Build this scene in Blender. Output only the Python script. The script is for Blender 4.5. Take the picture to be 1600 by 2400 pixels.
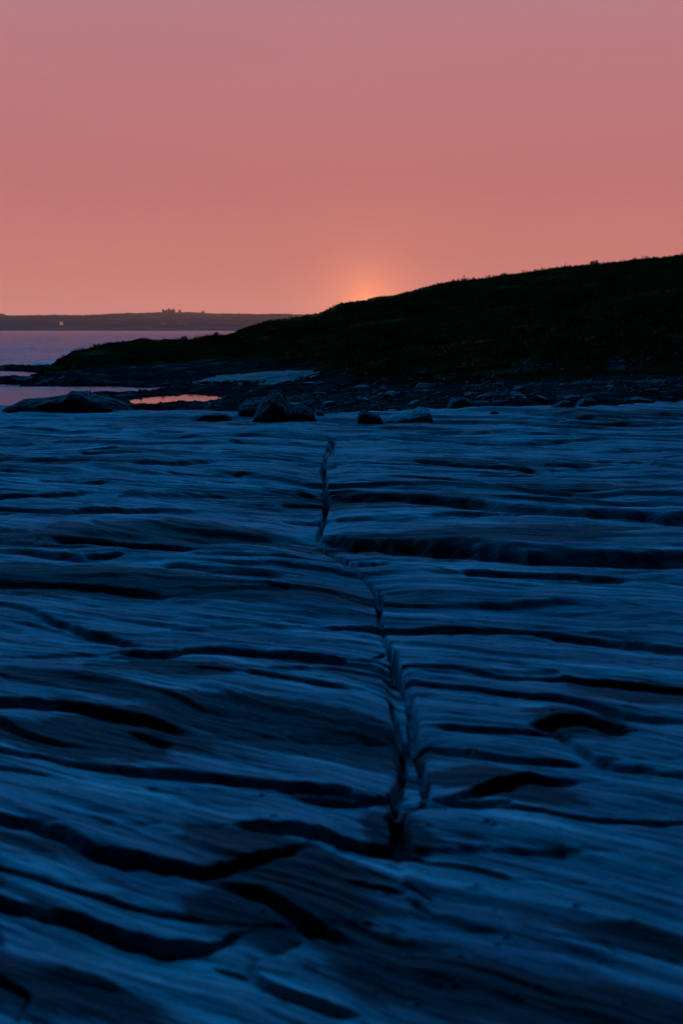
import bpy, math, random
import numpy as np
from mathutils import Vector, Matrix

# ------------------------------------------------------------------ scene, camera, world, sun
for o in list(bpy.data.objects):
    bpy.data.objects.remove(o)
scene = bpy.context.scene
COL = scene.collection
R = math.radians

F = 2333.0            # focal length in photo pixels (35 mm lens on a 36 mm high frame)
HC = 1.6              # eye height above the rock platform
PITCH = math.atan((1200 - 774) / F)
SEA = -1.2            # sea level under the platform

cam_d = bpy.data.cameras.new("camera")
cam = bpy.data.objects.new("camera", cam_d)
COL.objects.link(cam)
cam.location = (0, 0, HC)
cam.rotation_euler = Matrix.Rotation(math.pi / 2 - PITCH, 3, 'X').to_euler()
cam_d.sensor_fit = 'VERTICAL'
cam_d.sensor_height = 36
cam_d.sensor_width = 24
cam_d.lens = 35
cam_d.clip_start = 0.1
cam_d.clip_end = 30000
cam_d.dof.use_dof = True
cam_d.dof.focus_distance = 14.0
cam_d.dof.aperture_fstop = 2.2
scene.camera = cam

SUN_AZ = math.atan((858 - 800) / F)          # to the right of straight ahead
SUN_EL = R(1.49)
sun_dir = Vector((math.sin(SUN_AZ) * math.cos(SUN_EL), math.cos(SUN_AZ) * math.cos(SUN_EL), math.sin(SUN_EL)))

world = bpy.data.worlds.new("World")
scene.world = world
world.use_nodes = True
wn, wl = world.node_tree.nodes, world.node_tree.links
wn.clear()


class NT:
    """tiny helper for wiring node trees"""
    def __init__(s, nodes, links):
        s.n, s.l = nodes, links

    def put(s, sock, v):
        if hasattr(v, 'default_value') or hasattr(v, 'is_linked'):
            s.l.new(v, sock)
        else:
            sock.default_value = v

    def math(s, op, a, b=None, c=None, clamp=False):
        n = s.n.new('ShaderNodeMath'); n.operation = op; n.use_clamp = clamp
        s.put(n.inputs[0], a)
        if b is not None: s.put(n.inputs[1], b)
        if c is not None: s.put(n.inputs[2], c)
        return n.outputs[0]

    def rng(s, v, a, b, lo=0.0, hi=1.0, smooth=True):
        n = s.n.new('ShaderNodeMapRange')
        n.interpolation_type = 'SMOOTHSTEP' if smooth else 'LINEAR'
        s.put(n.inputs['Value'], v)
        n.inputs['From Min'].default_value = a; n.inputs['From Max'].default_value = b
        n.inputs['To Min'].default_value = lo; n.inputs['To Max'].default_value = hi
        return n.outputs[0]

    def mix(s, f, a, b, mode='MIX'):
        n = s.n.new('ShaderNodeMix'); n.data_type = 'RGBA'; n.blend_type = mode
        s.put(n.inputs[0], f); s.put(n.inputs[6], a); s.put(n.inputs[7], b)
        return n.outputs[2]

    def ramp(s, f, stops, interp='LINEAR'):
        n = s.n.new('ShaderNodeValToRGB'); n.color_ramp.interpolation = interp
        e = n.color_ramp.elements
        while len(e) < len(stops): e.new(0.5)
        for k, (p, c) in enumerate(stops):
            e[k].position = p
            e[k].color = (*c, 1) if len(c) == 3 else c
        s.l.new(f, n.inputs[0])
        return n.outputs[0]

    def noise(s, vec, scale, detail=4, rough=0.55, dist=0.0):
        n = s.n.new('ShaderNodeTexNoise')
        if vec is not None: s.l.new(vec, n.inputs['Vector'])
        n.inputs['Scale'].default_value = scale
        n.inputs['Detail'].default_value = detail
        n.inputs['Roughness'].default_value = rough
        n.inputs['Distortion'].default_value = dist
        return n.outputs['Fac']

    def mapping(s, vec, scale=(1, 1, 1), rot=(0, 0, 0)):
        n = s.n.new('ShaderNodeMapping')
        s.l.new(vec, n.inputs['Vector'])
        n.inputs['Scale'].default_value = scale
        n.inputs['Rotation'].default_value = rot
        return n.outputs[0]


def lin(r, g, b):
    f = lambda c: (c / 255 / 12.92) if c / 255 <= 0.04045 else ((c / 255 + 0.055) / 1.055) ** 2.4
    return (f(r), f(g), f(b))


W = NT(wn, wl)
tc = wn.new('ShaderNodeTexCoord')
sep = wn.new('ShaderNodeSeparateXYZ'); wl.new(tc.outputs['Generated'], sep.inputs[0])
dx, dy, dz = sep.outputs
# dusk colours of the low western sky, by height above the horizon
low = W.ramp(W.math('MULTIPLY', dz, 2.0, clamp=True),
             [(0.00, lin(201, 127, 115)), (0.05, lin(200, 126, 115)), (0.14, lin(196, 120, 114)), (0.30, lin(187, 115, 114)),
              (0.48, lin(184, 121, 126)), (0.64, lin(180, 125, 136))])
# deep blue upper sky, brighter ahead than behind
lobe = wn.new('ShaderNodeVectorMath'); lobe.operation = 'DOT_PRODUCT'
wl.new(tc.outputs['Generated'], lobe.inputs[0]); lobe.inputs[1].default_value = Vector((-0.20, 0.86, 0.50)).normalized()
zen = W.mix(W.rng(lobe.outputs['Value'], 0.70, 0.99), (0.0001, 0.0030, 0.010, 1), (0.0006, 1.95, 5.4, 1))
pinkness = W.math('MULTIPLY', W.rng(dz, 0.42, 0.31), W.rng(dy, 0.60, 0.88))
sky = W.mix(pinkness, zen, low)
# the glow around the setting sun
dot = wn.new('ShaderNodeVectorMath'); dot.operation = 'DOT_PRODUCT'
wl.new(tc.outputs['Generated'], dot.inputs[0]); dot.inputs[1].default_value = sun_dir
ang = W.math('ARCCOSINE', W.math('MINIMUM', dot.outputs['Value'], 1.0))
g1 = W.math('EXPONENT', W.math('MULTIPLY', ang, -1 / 0.024))
g2 = W.math('EXPONENT', W.math('MULTIPLY', ang, -1 / 0.16))
def scaled(col, fac, base):
    n = wn.new('ShaderNodeMix'); n.data_type = 'RGBA'; n.blend_type = 'ADD'
    wl.new(fac, n.inputs[0]); n.inputs[7].default_value = (*col, 1); wl.new(base, n.inputs[6])
    return n.outputs[2]
sky = scaled((0.75, 0.19, 0.01), g1, sky)
sky = W.mix(W.math('MULTIPLY', g2, 0.12), sky, (0.62, 0.17, 0.07, 1))
disc = W.rng(ang, R(0.26), R(0.235))
sky = scaled((5.0, 2.4, 0.8), disc, sky)
# thin uneven high cloud veil
veil = W.noise(W.mapping(tc.outputs['Generated'], (1.5, 1.5, 6)), 1.6, 3, 0.5)
sky = W.mix(0.10, sky, W.mix(1.0, sky, W.ramp(veil, [(0.3, (0.72, 0.72, 0.76)), (0.7, (1.3, 1.25, 1.2))]), 'MULTIPLY'))
bg = wn.new('ShaderNodeBackground'); wl.new(sky, bg.inputs[0]); bg.inputs[1].default_value = 1.0
wo = wn.new('ShaderNodeOutputWorld'); wl.new(bg.outputs[0], wo.inputs[0])

sl = bpy.data.lights.new("sun", 'SUN')
sl.energy = 2.0
sl.color = (1.0, 0.48, 0.18)
sl.angle = R(0.53)
sun = bpy.data.objects.new("sun", sl); COL.objects.link(sun)
sun.rotation_euler = (-sun_dir).to_track_quat('-Z', 'Y').to_euler()

vs = scene.view_settings
scene.display_settings.display_device = 'sRGB'
vs.view_transform = 'Standard'; vs.look = 'None'; vs.exposure = 0.0; vs.gamma = 1.0
scene.cycles.volume_bounces = 0
scene.cycles.max_bounces = 6


# ------------------------------------------------------------------ pixel <-> place
CP, SP = math.cos(PITCH), math.sin(PITCH)


def ray(px, py):
    a = (np.asarray(px, float) - 800) / F
    b = (1200 - np.asarray(py, float)) / F
    return a, CP + b * SP, -SP + b * CP


def on_plane(px, py, z=0.0):
    a, b, c = ray(px, py)
    t = (z - HC) / c
    return a * t, b * t


def at_depth(px, py, y):
    a, b, c = ray(px, py)
    t = y / b
    return a * t, HC + c * t


def project(x, y, z):
    fw = y * CP + (HC - z) * SP
    dn = (HC - z) * CP - y * SP
    return 800 + F * x / fw, 1200 + F * dn / fw


# ------------------------------------------------------------------ noise in numpy
_rs = np.random.RandomState(7)
_perm = np.concatenate([_rs.permutation(256)] * 2)
_grad = np.stack([np.cos(np.arange(256) / 256 * 2 * np.pi * 7.13), np.sin(np.arange(256) / 256 * 2 * np.pi * 7.13)], 1)


def pn(x, y, seed=0):
    x = np.asarray(x, float) + seed * 17.31; y = np.asarray(y, float) + seed * 9.73
    xi = np.floor(x).astype(int); yi = np.floor(y).astype(int)
    xf = x - xi; yf = y - yi
    u = xf * xf * xf * (xf * (xf * 6 - 15) + 10); v = yf * yf * yf * (yf * (yf * 6 - 15) + 10)

    def g(ix, iy, fx, fy):
        h = _perm[_perm[ix & 255] + (iy & 255)]
        gr = _grad[h]
        return gr[..., 0] * fx + gr[..., 1] * fy
    a = g(xi, yi, xf, yf); b = g(xi + 1, yi, xf - 1, yf)
    c = g(xi, yi + 1, xf, yf - 1); d = g(xi + 1, yi + 1, xf - 1, yf - 1)
    return ((a + u * (b - a)) * (1 - v) + (c + u * (d - c)) * v) * 1.5


def fbm(x, y, octv=4, seed=0, gain=0.5):
    s = 0; a = 1.0; f = 1.0
    for k in range(octv):
        s = s + a * pn(x * f, y * f, seed + k * 3)
        a *= gain; f *= 2.03
    return s


def sst(a, b, x):
    t = np.clip((x - a) / (b - a), 0, 1)
    return t * t * (3 - 2 * t)


# ------------------------------------------------------------------ object helpers
def tag(o, label=None, cat=None, group=None, kind=None):
    if label: o['label'] = label
    if cat: o['category'] = cat
    if group: o['group'] = group
    if kind: o['kind'] = kind
    return o


def mesh_obj(name, verts, faces, mat, parent=None, smooth=True):
    me = bpy.data.meshes.new(name)
    verts = np.asarray(verts, np.float32)
    if isinstance(faces, np.ndarray):
        nf, k = faces.shape
        me.vertices.add(len(verts)); me.vertices.foreach_set('co', verts.ravel())
        me.loops.add(nf * k); me.loops.foreach_set('vertex_index', faces.astype(np.int32).ravel())
        me.polygons.add(nf)
        me.polygons.foreach_set('loop_start', np.arange(0, nf * k, k, dtype=np.int32))
        me.polygons.foreach_set('loop_total', np.full(nf, k, dtype=np.int32))
        me.update(calc_edges=True)
    else:
        me.from_pydata(verts.tolist(), [], faces); me.update()
    me.polygons.foreach_set('use_smooth', np.full(len(me.polygons), smooth))
    me.materials.append(mat)
    o = bpy.data.objects.new(name, me); COL.objects.link(o)
    if parent: o.parent = parent
    return o


def grid_faces(nr, nc, keep=None):
    idx = np.arange(nr * nc).reshape(nr, nc)
    f = np.stack([idx[:-1, :-1], idx[:-1, 1:], idx[1:, 1:], idx[1:, :-1]], -1)
    f = f.reshape(-1, 4)
    if keep is not None: f = f[keep.ravel()]
    return f


def empty(name, loc, rz=0.0):
    o = bpy.data.objects.new(name, None); COL.objects.link(o)
    o.location = loc; o.rotation_euler = (0, 0, rz)
    o.empty_display_size = 0.2
    return o


def attr(o, name, vals):
    a = o.data.attributes.new(name, 'FLOAT', 'POINT')
    a.data.foreach_set('value', np.asarray(vals, np.float32).ravel())


# ------------------------------------------------------------------ materials
def material(name):
    m = bpy.data.materials.new(name); m.use_nodes = True
    nt = m.node_tree; nt.nodes.clear()
    out = nt.nodes.new('ShaderNodeOutputMaterial')
    p = nt.nodes.new('ShaderNodeBsdfPrincipled')
    nt.links.new(p.outputs[0], out.inputs[0])
    N = NT(nt.nodes, nt.links)
    geo = nt.nodes.new('ShaderNodeNewGeometry')
    return m, N, p, geo.outputs['Position'], out


def bump(N, p, h, strength, dist):
    b = N.n.new('ShaderNodeBump'); b.inputs['Strength'].default_value = strength
    b.inputs['Distance'].default_value = dist
    N.l.new(h, b.inputs['Height']); N.l.new(b.outputs[0], p.inputs['Normal'])
    return b


def rock_material(name, dark, mid, light, streak=True, sc=1.0, rough=0.85, strength=0.8, bd=0.01):
    m, N, p, pos, out = material(name)
    if streak:
        v = N.mapping(pos, (0.35 * sc, 3.0 * sc, 1.0), (0, 0, R(22)))
        fine = N.noise(v, 5.5, 6, 0.62, 0.25)
        finer = N.noise(N.mapping(pos, (1.2 * sc, 9 * sc, 2), (0, 0, R(21))), 9.0, 5, 0.6, 0.2)
    else:
        fine = N.noise(pos, 3.0 * sc, 6, 0.6, 0.3)
        finer = N.noise(pos, 14.0 * sc, 5, 0.65)
    blot = N.noise(pos, 0.8 * sc, 4, 0.6, 0.5)
    grit = N.noise(pos, 160 * sc, 3, 0.7)
    c = N.ramp(fine, [(0.28, dark), (0.50, mid), (0.72, light)])
    c = N.mix(0.55, c, N.mix(1.0, c, N.ramp(blot, [(0.34, (0.22, 0.25, 0.28)), (0.58, (1.22, 1.20, 1.16))]), 'MULTIPLY'))
    c = N.mix(0.5, c, N.mix(1.0, c, N.ramp(finer, [(0.3, (0.7, 0.7, 0.7)), (0.7, (1.28, 1.28, 1.28))]), 'MULTIPLY'))
    c = N.mix(0.35, c, N.mix(1.0, c, N.ramp(grit, [(0.3, (0.5, 0.5, 0.5)), (0.7, (1.5, 1.5, 1.5))]), 'MULTIPLY'))
    N.l.new(c, p.inputs['Base Color'])
    p.inputs['Roughness'].default_value = rough
    p.inputs['Specular IOR Level'].default_value = 0.1
    h = N.math('ADD', N.math('MULTIPLY', fine, 1.0), N.math('MULTIPLY', finer, 0.45))
    h = N.math('ADD', h, N.math('MULTIPLY', grit, 0.05))
    bump(N, p, h, strength, bd)
    return m


def platform_material():
    m, N, p, pos, out = material('bedded_rock')
    def at(n):
        q = N.n.new('ShaderNodeAttribute'); q.attribute_name = n; return q.outputs['Fac']
    S_, T_ = at('bed_s'), at('bed_t')
    def bed(ft, fs, detail, rough, dist=0.0):
        c = N.n.new('ShaderNodeCombineXYZ')
        N.l.new(N.math('MULTIPLY', T_, ft), c.inputs[0]); N.l.new(N.math('MULTIPLY', S_, fs), c.inputs[1])
        return N.noise(c.outputs[0], 1.0, detail, rough, dist)
    band = bed(0.35, 3.2, 5, 0.62, 0.3)
    lam = bed(0.8, 16.0, 6, 0.68, 0.2)
    fine = bed(3.0, 55.0, 4, 0.7, 0.1)
    blot = N.noise(pos, 0.9, 5, 0.6, 0.5)
    grit = N.noise(pos, 150, 3, 0.7)
    c = N.ramp(band, [(0.30, (0.040, 0.068, 0.092)), (0.48, (0.080, 0.128, 0.155)), (0.66, (0.125, 0.175, 0.200)), (0.80, (0.17, 0.21, 0.22))])
    c = N.mix(1.0, c, N.ramp(lam, [(0.32, (0.30, 0.32, 0.36)), (0.5, (0.95, 0.95, 0.95)), (0.68, (2.1, 2.0, 1.9))]), 'MULTIPLY')
    c = N.mix(0.8, c, N.mix(1.0, c, N.ramp(fine, [(0.3, (0.5, 0.5, 0.5)), (0.7, (1.5, 1.5, 1.5))]), 'MULTIPLY'))
    c = N.mix(0.6, c, N.mix(1.0, c, N.ramp(blot, [(0.34, (0.35, 0.40, 0.46)), (0.58, (1.2, 1.18, 1.12))]), 'MULTIPLY'))
    c = N.mix(0.35, c, N.mix(1.0, c, N.ramp(grit, [(0.3, (0.4, 0.4, 0.4)), (0.7, (1.6, 1.6, 1.6))]), 'MULTIPLY'))
    dark_patch = at('dark_patch')
    dark_patch = N.math('ADD', dark_patch, N.math('MULTIPLY', N.rng(bed(0.16, 0.55, 3, 0.5, 0.5), 0.46, 0.66), 0.55))
    w = N.rng(N.math('ADD', dark_patch, N.math('MULTIPLY', N.math('SUBTRACT', bed(1.6, 6.0, 5, 0.65, 0.6), 0.5), 1.5)), 0.36, 0.60)
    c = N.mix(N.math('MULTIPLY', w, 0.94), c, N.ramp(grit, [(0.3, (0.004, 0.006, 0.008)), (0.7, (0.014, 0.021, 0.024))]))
    N.l.new(c, p.inputs['Base Color'])
    p.inputs['Roughness'].default_value = 0.85
    p.inputs['Specular IOR Level'].default_value = 0.12
    h = N.math('ADD', N.math('MULTIPLY', band, 0.6), N.math('ADD', N.math('MULTIPLY', lam, 0.55), N.math('MULTIPLY', fine, 0.25)))
    h = N.math('ADD', h, N.math('MULTIPLY', grit, 0.06))
    bump(N, p, h, 1.0, 0.024)
    return m


M_platform = platform_material()
M_lime = rock_material('bleached_rock', (0.26, 0.29, 0.31), (0.42, 0.45, 0.47), (0.58, 0.60, 0.60), streak=False, bd=0.03)
M_slab = rock_material('slab_rock', (0.050, 0.084, 0.100), (0.085, 0.140, 0.160), (0.165, 0.215, 0.225), streak=False, bd=0.02)
M_boulder = rock_material('boulder_rock', (0.014, 0.021, 0.025), (0.030, 0.042, 0.048), (0.085, 0.100, 0.102), streak=False, bd=0.03)
M_reef = rock_material('reef_rock', (0.008, 0.011, 0.013), (0.018, 0.024, 0.027), (0.050, 0.058, 0.060), streak=False, sc=1.0, bd=0.03)
M_sand = rock_material('beach_sand', (0.04, 0.04, 0.038), (0.062, 0.06, 0.056), (0.09, 0.088, 0.08), streak=False, sc=0.8, bd=0.01)
M_far = None


def hill_material():
    m, N, p, pos, out = material('heath_ground')
    a = N.noise(N.mapping(pos, (0.12, 0.35, 0.5)), 1.0, 6, 0.6, 0.4)
    b = N.noise(pos, 1.6, 5, 0.65)
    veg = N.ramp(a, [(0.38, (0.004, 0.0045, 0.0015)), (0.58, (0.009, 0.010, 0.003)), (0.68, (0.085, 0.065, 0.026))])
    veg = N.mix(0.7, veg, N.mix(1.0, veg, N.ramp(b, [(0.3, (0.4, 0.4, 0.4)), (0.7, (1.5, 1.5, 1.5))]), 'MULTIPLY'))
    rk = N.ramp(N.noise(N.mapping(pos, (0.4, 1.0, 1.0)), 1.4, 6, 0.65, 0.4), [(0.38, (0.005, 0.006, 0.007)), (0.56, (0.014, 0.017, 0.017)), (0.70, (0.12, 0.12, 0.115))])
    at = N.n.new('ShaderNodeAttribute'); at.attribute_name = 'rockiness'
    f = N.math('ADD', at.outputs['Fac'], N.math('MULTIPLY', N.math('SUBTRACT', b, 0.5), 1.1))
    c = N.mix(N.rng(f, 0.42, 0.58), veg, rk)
    N.l.new(c, p.inputs['Base Color'])
    p.inputs['Roughness'].default_value = 0.95
    p.inputs['Specular IOR Level'].default_value = 0.0
    bump(N, p, N.math('ADD', a, N.math('MULTIPLY', b, 0.6)), 0.9, 0.25)
    return m


M_hill = hill_material()


def leaf_material(name, c1, c2):
    m, N, p, pos, out = material(name)
    n = N.noise(pos, 0.9, 4, 0.6)
    c = N.ramp(n, [(0.3, c1), (0.7, c2)])
    N.l.new(c, p.inputs['Base Color'])
    p.inputs['Roughness'].default_value = 1.0
    p.inputs['Specular IOR Level'].default_value = 0.0
    tr = N.n.new('ShaderNodeBsdfTranslucent'); N.l.new(N.mix(1.0, c, (1.5, 1.3, 0.5, 1), 'MULTIPLY'), tr.inputs[0])
    mx = N.n.new('ShaderNodeMixShader'); mx.inputs[0].default_value = 0.2
    N.l.new(p.outputs[0], mx.inputs[1]); N.l.new(tr.outputs[0], mx.inputs[2]); N.l.new(mx.outputs[0], out.inputs[0])
    return m


M_leaf = leaf_material('scrub_leaves', (0.009, 0.007, 0.003), (0.048, 0.036, 0.012))
M_leaf_dry = leaf_material('dry_grass', (0.035, 0.036, 0.010), (0.075, 0.070, 0.02))


def bark_material():
    m, N, p, pos, out = material('bark')
    N.l.new(N.ramp(N.noise(pos, 12, 4), [(0.3, (0.04, 0.03, 0.02)), (0.7, (0.10, 0.08, 0.06))]), p.inputs['Base Color'])
    p.inputs['Roughness'].default_value = 0.9
    return m


M_bark = bark_material()


def water_material(name, calm):
    m, N, p, pos, out = material(name)
    p.inputs['Base Color'].default_value = (0.006, 0.018, 0.035, 1)
    p.inputs['IOR'].default_value = 1.33
    p.inputs['Roughness'].default_value = 0.03 if calm else 0.2
    p.inputs['Specular IOR Level'].default_value = 0.5 if calm else 0.12
    if calm:
        h = N.noise(N.mapping(pos, (0.9, 1.6, 1)), 1.3, 4, 0.6)
        bump(N, p, h, 0.45, 0.02)
    else:
        big = N.noise(N.mapping(pos, (0.06, 0.16, 1)), 1.0, 4, 0.55, 0.6)
        mid = N.noise(N.mapping(pos, (0.5, 1.1, 1)), 1.0, 5, 0.6, 0.4)
        sm = N.noise(N.mapping(pos, (2.2, 4.0, 1)), 1.0, 4, 0.6, 0.3)
        h = N.math('ADD', N.math('MULTIPLY', big, 1.4), N.math('ADD', N.math('MULTIPLY', mid, 0.40), N.math('MULTIPLY', sm, 0.09)))
        bump(N, p, h, 1.0, 0.35)
    return m


M_water = water_material('sea_water', False)
# part of every ripple faces the viewer and shows the dark water body
_n = M_water.node_tree
_d = _n.nodes.new('ShaderNodeBsdfDiffuse'); _d.inputs[0].default_value = (0.012, 0.022, 0.035, 1)
_m = _n.nodes.new('ShaderNodeMixShader'); _m.inputs[0].default_value = 0.34
_o = [q for q in _n.nodes if q.type == 'OUTPUT_MATERIAL'][0]; _p = [q for q in _n.nodes if q.type == 'BSDF_PRINCIPLED'][0]
_n.links.new(_p.outputs[0], _m.inputs[1]); _n.links.new(_d.outputs[0], _m.inputs[2]); _n.links.new(_m.outputs[0], _o.inputs[0])
M_pool = water_material('still_water', True)


def plain(name, c1, c2, sc=2.0, rough=0.8, emit=None):
    m, N, p, pos, out = material(name)
    N.l.new(N.ramp(N.noise(pos, sc, 4), [(0.3, c1), (0.7, c2)]), p.inputs['Base Color'])
    p.inputs['Roughness'].default_value = rough
    if emit:
        p.inputs['Emission Color'].default_value = (*emit[:3], 1); p.inputs['Emission Strength'].default_value = emit[3]
    return m


# ------------------------------------------------------------------ the near rock platform
# dark joints and ledges: photo pixel polylines, width of the band in pixels, kind
# r = ledge whose riser faces the camera, t = open joint (trench), s = broad soft roll
L = [
 ([(0,1080),(200,1087),(357,1095),(500,1091)],9,'r'), ([(0,1104),(90,1108),(180,1113)],8,'r'),
 ([(0,1157),(130,1155),(210,1152)],9,'r'), ([(0,1182),(100,1187),(255,1192),(450,1195)],11,'r'),
 ([(0,1232),(80,1240)],15,'r'), ([(300,1238),(400,1236),(500,1240)],22,'s'),
 ([(150,1255),(250,1265),(340,1268),(435,1275)],14,'r'), ([(0,1280),(100,1293),(215,1308)],15,'r'),
 ([(215,1302),(280,1298)],10,'r'), ([(465,1293),(640,1300),(800,1306)],12,'r'),
 ([(415,1327),(510,1335),(640,1343)],18,'r'),
 ([(0,1345),(200,1357),(380,1375),(600,1405),(800,1430)],32,'s'),
 ([(0,1352),(200,1366),(380,1385)],12,'r'),
 ([(0,1412),(60,1420),(120,1450),(200,1475),(280,1495),(340,1515)],12,'r'),
 ([(135,1025),(220,1033),(325,1038)],7,'r'), ([(15,1028),(75,1030)],9,'r'), ([(195,1065),(265,1065)],7,'r'),
 ([(370,1003),(430,1004)],7,'r'), ([(560,1082),(680,1085)],5,'r'), ([(620,1143),(755,1157)],7,'r'),
 ([(670,1173),(760,1175)],8,'r'), ([(680,1210),(760,1208)],10,'r'), ([(260,992),(290,996)],7,'r'),
 ([(60,997),(120,998)],6,'r'), ([(0,1062),(90,1064)],6,'r'), ([(380,1052),(405,1053)],6,'r'),
 ([(200,1075),(330,1077)],5,'r'), ([(0,1018),(60,1019)],6,'r'),
 ([(980,1080),(1100,1087),(1245,1094)],7,'r'), ([(1100,1031),(1260,1029),(1390,1021)],6,'r'),
 ([(1400,1049),(1500,1046),(1600,1042)],10,'r'), ([(1280,1082),(1380,1084)],9,'r'),
 ([(1300,1070),(1450,1080),(1600,1095)],6,'r'), ([(1220,1120),(1360,1135),(1490,1165)],16,'s'),
 ([(800,1155),(950,1162),(1100,1178),(1230,1195),(1390,1212),(1600,1225)],20,'r'),
 ([(1020,1208),(1150,1211),(1220,1203)],7,'r'), ([(800,1207),(960,1214)],9,'r'),
 ([(800,1252),(950,1264),(1100,1282),(1260,1302),(1410,1312),(1600,1315)],30,'r'),
 ([(800,1300),(840,1330),(890,1320)],14,'r'), ([(1100,1337),(1240,1345),(1360,1355),(1445,1358)],13,'r'),
 ([(912,1383),(1060,1395),(1210,1410),(1400,1430),(1600,1460)],16,'s'),
 ([(800,1465),(900,1461),(1060,1463),(1260,1470),(1460,1490),(1600,1512)],18,'r'),
 ([(912,1550),(1055,1558),(1180,1580),(1310,1582),(1460,1597),(1600,1612)],13,'r'),
 ([(925,1580),(1055,1602),(1210,1625),(1360,1650),(1490,1675),(1600,1686)],15,'r'),
 ([(1045,1696),(1180,1716),(1260,1720)],12,'r'), ([(1290,1700),(1340,1690),(1430,1712)],26,'r'),
 ([(1312,1720),(1375,1765),(1410,1788),(1600,1822)],20,'r'),
 ([(965,1726),(1105,1752),(1235,1778),(1335,1783)],14,'r'),
 ([(1100,1850),(1165,1825),(1230,1807),(1310,1815)],24,'r'),
 ([(1000,1862),(1105,1868),(1230,1883),(1350,1905),(1500,1912),(1600,1915)],12,'r'),
 ([(320,1535),(395,1545),(430,1524),(560,1527),(700,1540),(800,1550),(900,1565)],18,'r'),
 ([(470,1577),(540,1584)],8,'r'), ([(600,1588),(700,1605),(800,1617)],13,'r'),
 ([(430,1640),(600,1670),(750,1695),(900,1722)],40,'s'),
 ([(0,1658),(150,1655),(300,1685),(400,1705)],28,'r'), ([(330,1725),(375,1738)],18,'r'),
 ([(0,1695),(60,1725),(130,1745),(200,1757)],22,'r'),
 ([(0,1765),(100,1778),(230,1803),(360,1815),(600,1835),(800,1862)],19,'r'), ([(0,1808),(130,1822)],11,'r'),
 ([(0,1925),(100,1940),(165,1962),(205,1998),(305,2023),(408,2049),(485,2064),(540,2045),(665,2008)],36,'r'),
 ([(0,2112),(100,2135),(205,2161),(305,2197),(408,2222),(485,2222),(540,2200)],36,'r'),
 ([(0,2045),(150,2093),(305,2135),(460,2165)],14,'r'),
 ([(560,2096),(640,2115),(715,2165),(785,2200)],34,'r'),
 ([(735,2207),(700,2225),(600,2253),(577,2275),(612,2300),(700,2335),(800,2365)],24,'r'),
 ([(520,2268),(577,2283)],14,'r'), ([(20,2310),(90,2345),(60,2380)],22,'r'), ([(100,2290),(260,2325)],16,'s'),
 ([(600,1945),(700,1958),(800,1975),(900,1985)],28,'r'),
 ([(640,2040),(760,2070)],26,'s'),
 ([(700,1858),(800,1876),(880,1872),(925,1848)],18,'r'),
 ([(960,2010),(1080,2030),(1180,2055)],10,'r'),
 ([(1060,1935),(1230,1962),(1410,2010),(1600,2052)],20,'s'),
 ([(955,2070),(1010,2095)],10,'r'), ([(970,2115),(990,2130)],18,'r'), ([(830,2070),(930,2078)],14,'r'),
 ([(1000,2290),(1160,2325),(1310,2365),(1450,2400)],26,'s'), ([(1330,2217),(1430,2250)],12,'s'),
 # central joint
 ([(778,1012),(757,1038),(770,1060),(756,1085),(756,1110),(769,1138),(761,1165),(770,1185),(754,1215),(744,1250)],7,'t'),
 ([(744,1250),(772,1285),(800,1312),(850,1345),(890,1378),(880,1420),(895,1462)],7,'t'),
 ([(895,1462),(903,1492),(920,1522),(946,1548),(928,1580),(957,1620)],9,'t'), ([(942,1728),(950,1745),(945,1760)],10,'t'), ([(968,1728),(980,1745),(987,1760)],9,'t'),
 ([(925,1850),(915,1870),(930,1895)],16,'t'), ([(998,1860),(985,1880),(950,1900)],12,'t'), 
 ([(785,1016),(768,1022),(758,1036),(762,1050),(778,1062)],11,'t'), ([(760,1088),(751,1100),(757,1116)],10,'t'), ([(757,1116),(768,1135),(762,1150)],7,'t'),
 ([(762,1150),(774,1168),(764,1182)],11,'t'), ([(764,1182),(752,1205),(758,1222),(744,1252)],9,'t'), ([(752,1100),(730,1094),(700,1090)],5,'r'), ([(762,1150),(800,1148),(840,1150)],8,'r'),
 ([(762,1095),(800,1086),(850,1084)],7,'r'), ([(745,1262),(780,1268),(820,1264)],9,'r'),
 ([(746,1250),(772,1285),(790,1302),(835,1322)],10,'t'), ([(850,1345),(893,1380)],6,'t'), ([(893,1380),(880,1430),(893,1460)],9,'t'),
 ([(903,1492),(917,1520),(942,1548),(925,1580)],20,'t'), ([(870,1540),(900,1525)],10,'t'),
 ([(957,1620),(970,1665),(968,1730)],17,'t'), ([(985,1750),(995,1810),(998,1862)],17,'t'),
 ([(913,1635),(928,1665),(942,1728)],12,'t'), ([(945,1755),(945,1825),(925,1852)],17,'t'),
 ([(928,1890),(938,1930),(934,1960),(944,2012)],38,'t'), ([(942,1990),(975,2015),(1010,2022)],16,'t'), ([(945,2040),(955,2120),(950,2250),(955,2400)],7,'s'),
]
# right-hand far ledges
for (x0, y0, x1, y1, t) in [(1350,962,1560,960,6),(1340,968,1480,975,7),(1400,983,1600,985,9),(1430,996,1600,1000,5),
                            (1500,967,1600,969,4),(1150,1005,1230,1006,5),(980,1006,1080,1008,6),(1000,1012,1200,1004,4),
                            (860,1024,900,1026,7),(830,1050,1000,1052,4),(1200,1008,1330,1012,4),(1290,978,1325,977,6),
                            (1145,966,1180,966,5),(460,974,548,976,7),(540,988,610,990,4),(80,965,140,968,5),
                            (20,972,120,974,4),(1120,1110,1250,1112,5),(900,1118,1050,1122,5),(400,1112,560,1116,5),
                            (100,1130,240,1132,6),(300,1020,420,1022,4),(500,1034,640,1036,4),(480,1060,600,1062,4)]:
    L.append(([(x0, y0), ((x0 + x1) / 2, (y0 + y1) / 2 + 1.5), (x1, y1)], t, 'r'))


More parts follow.
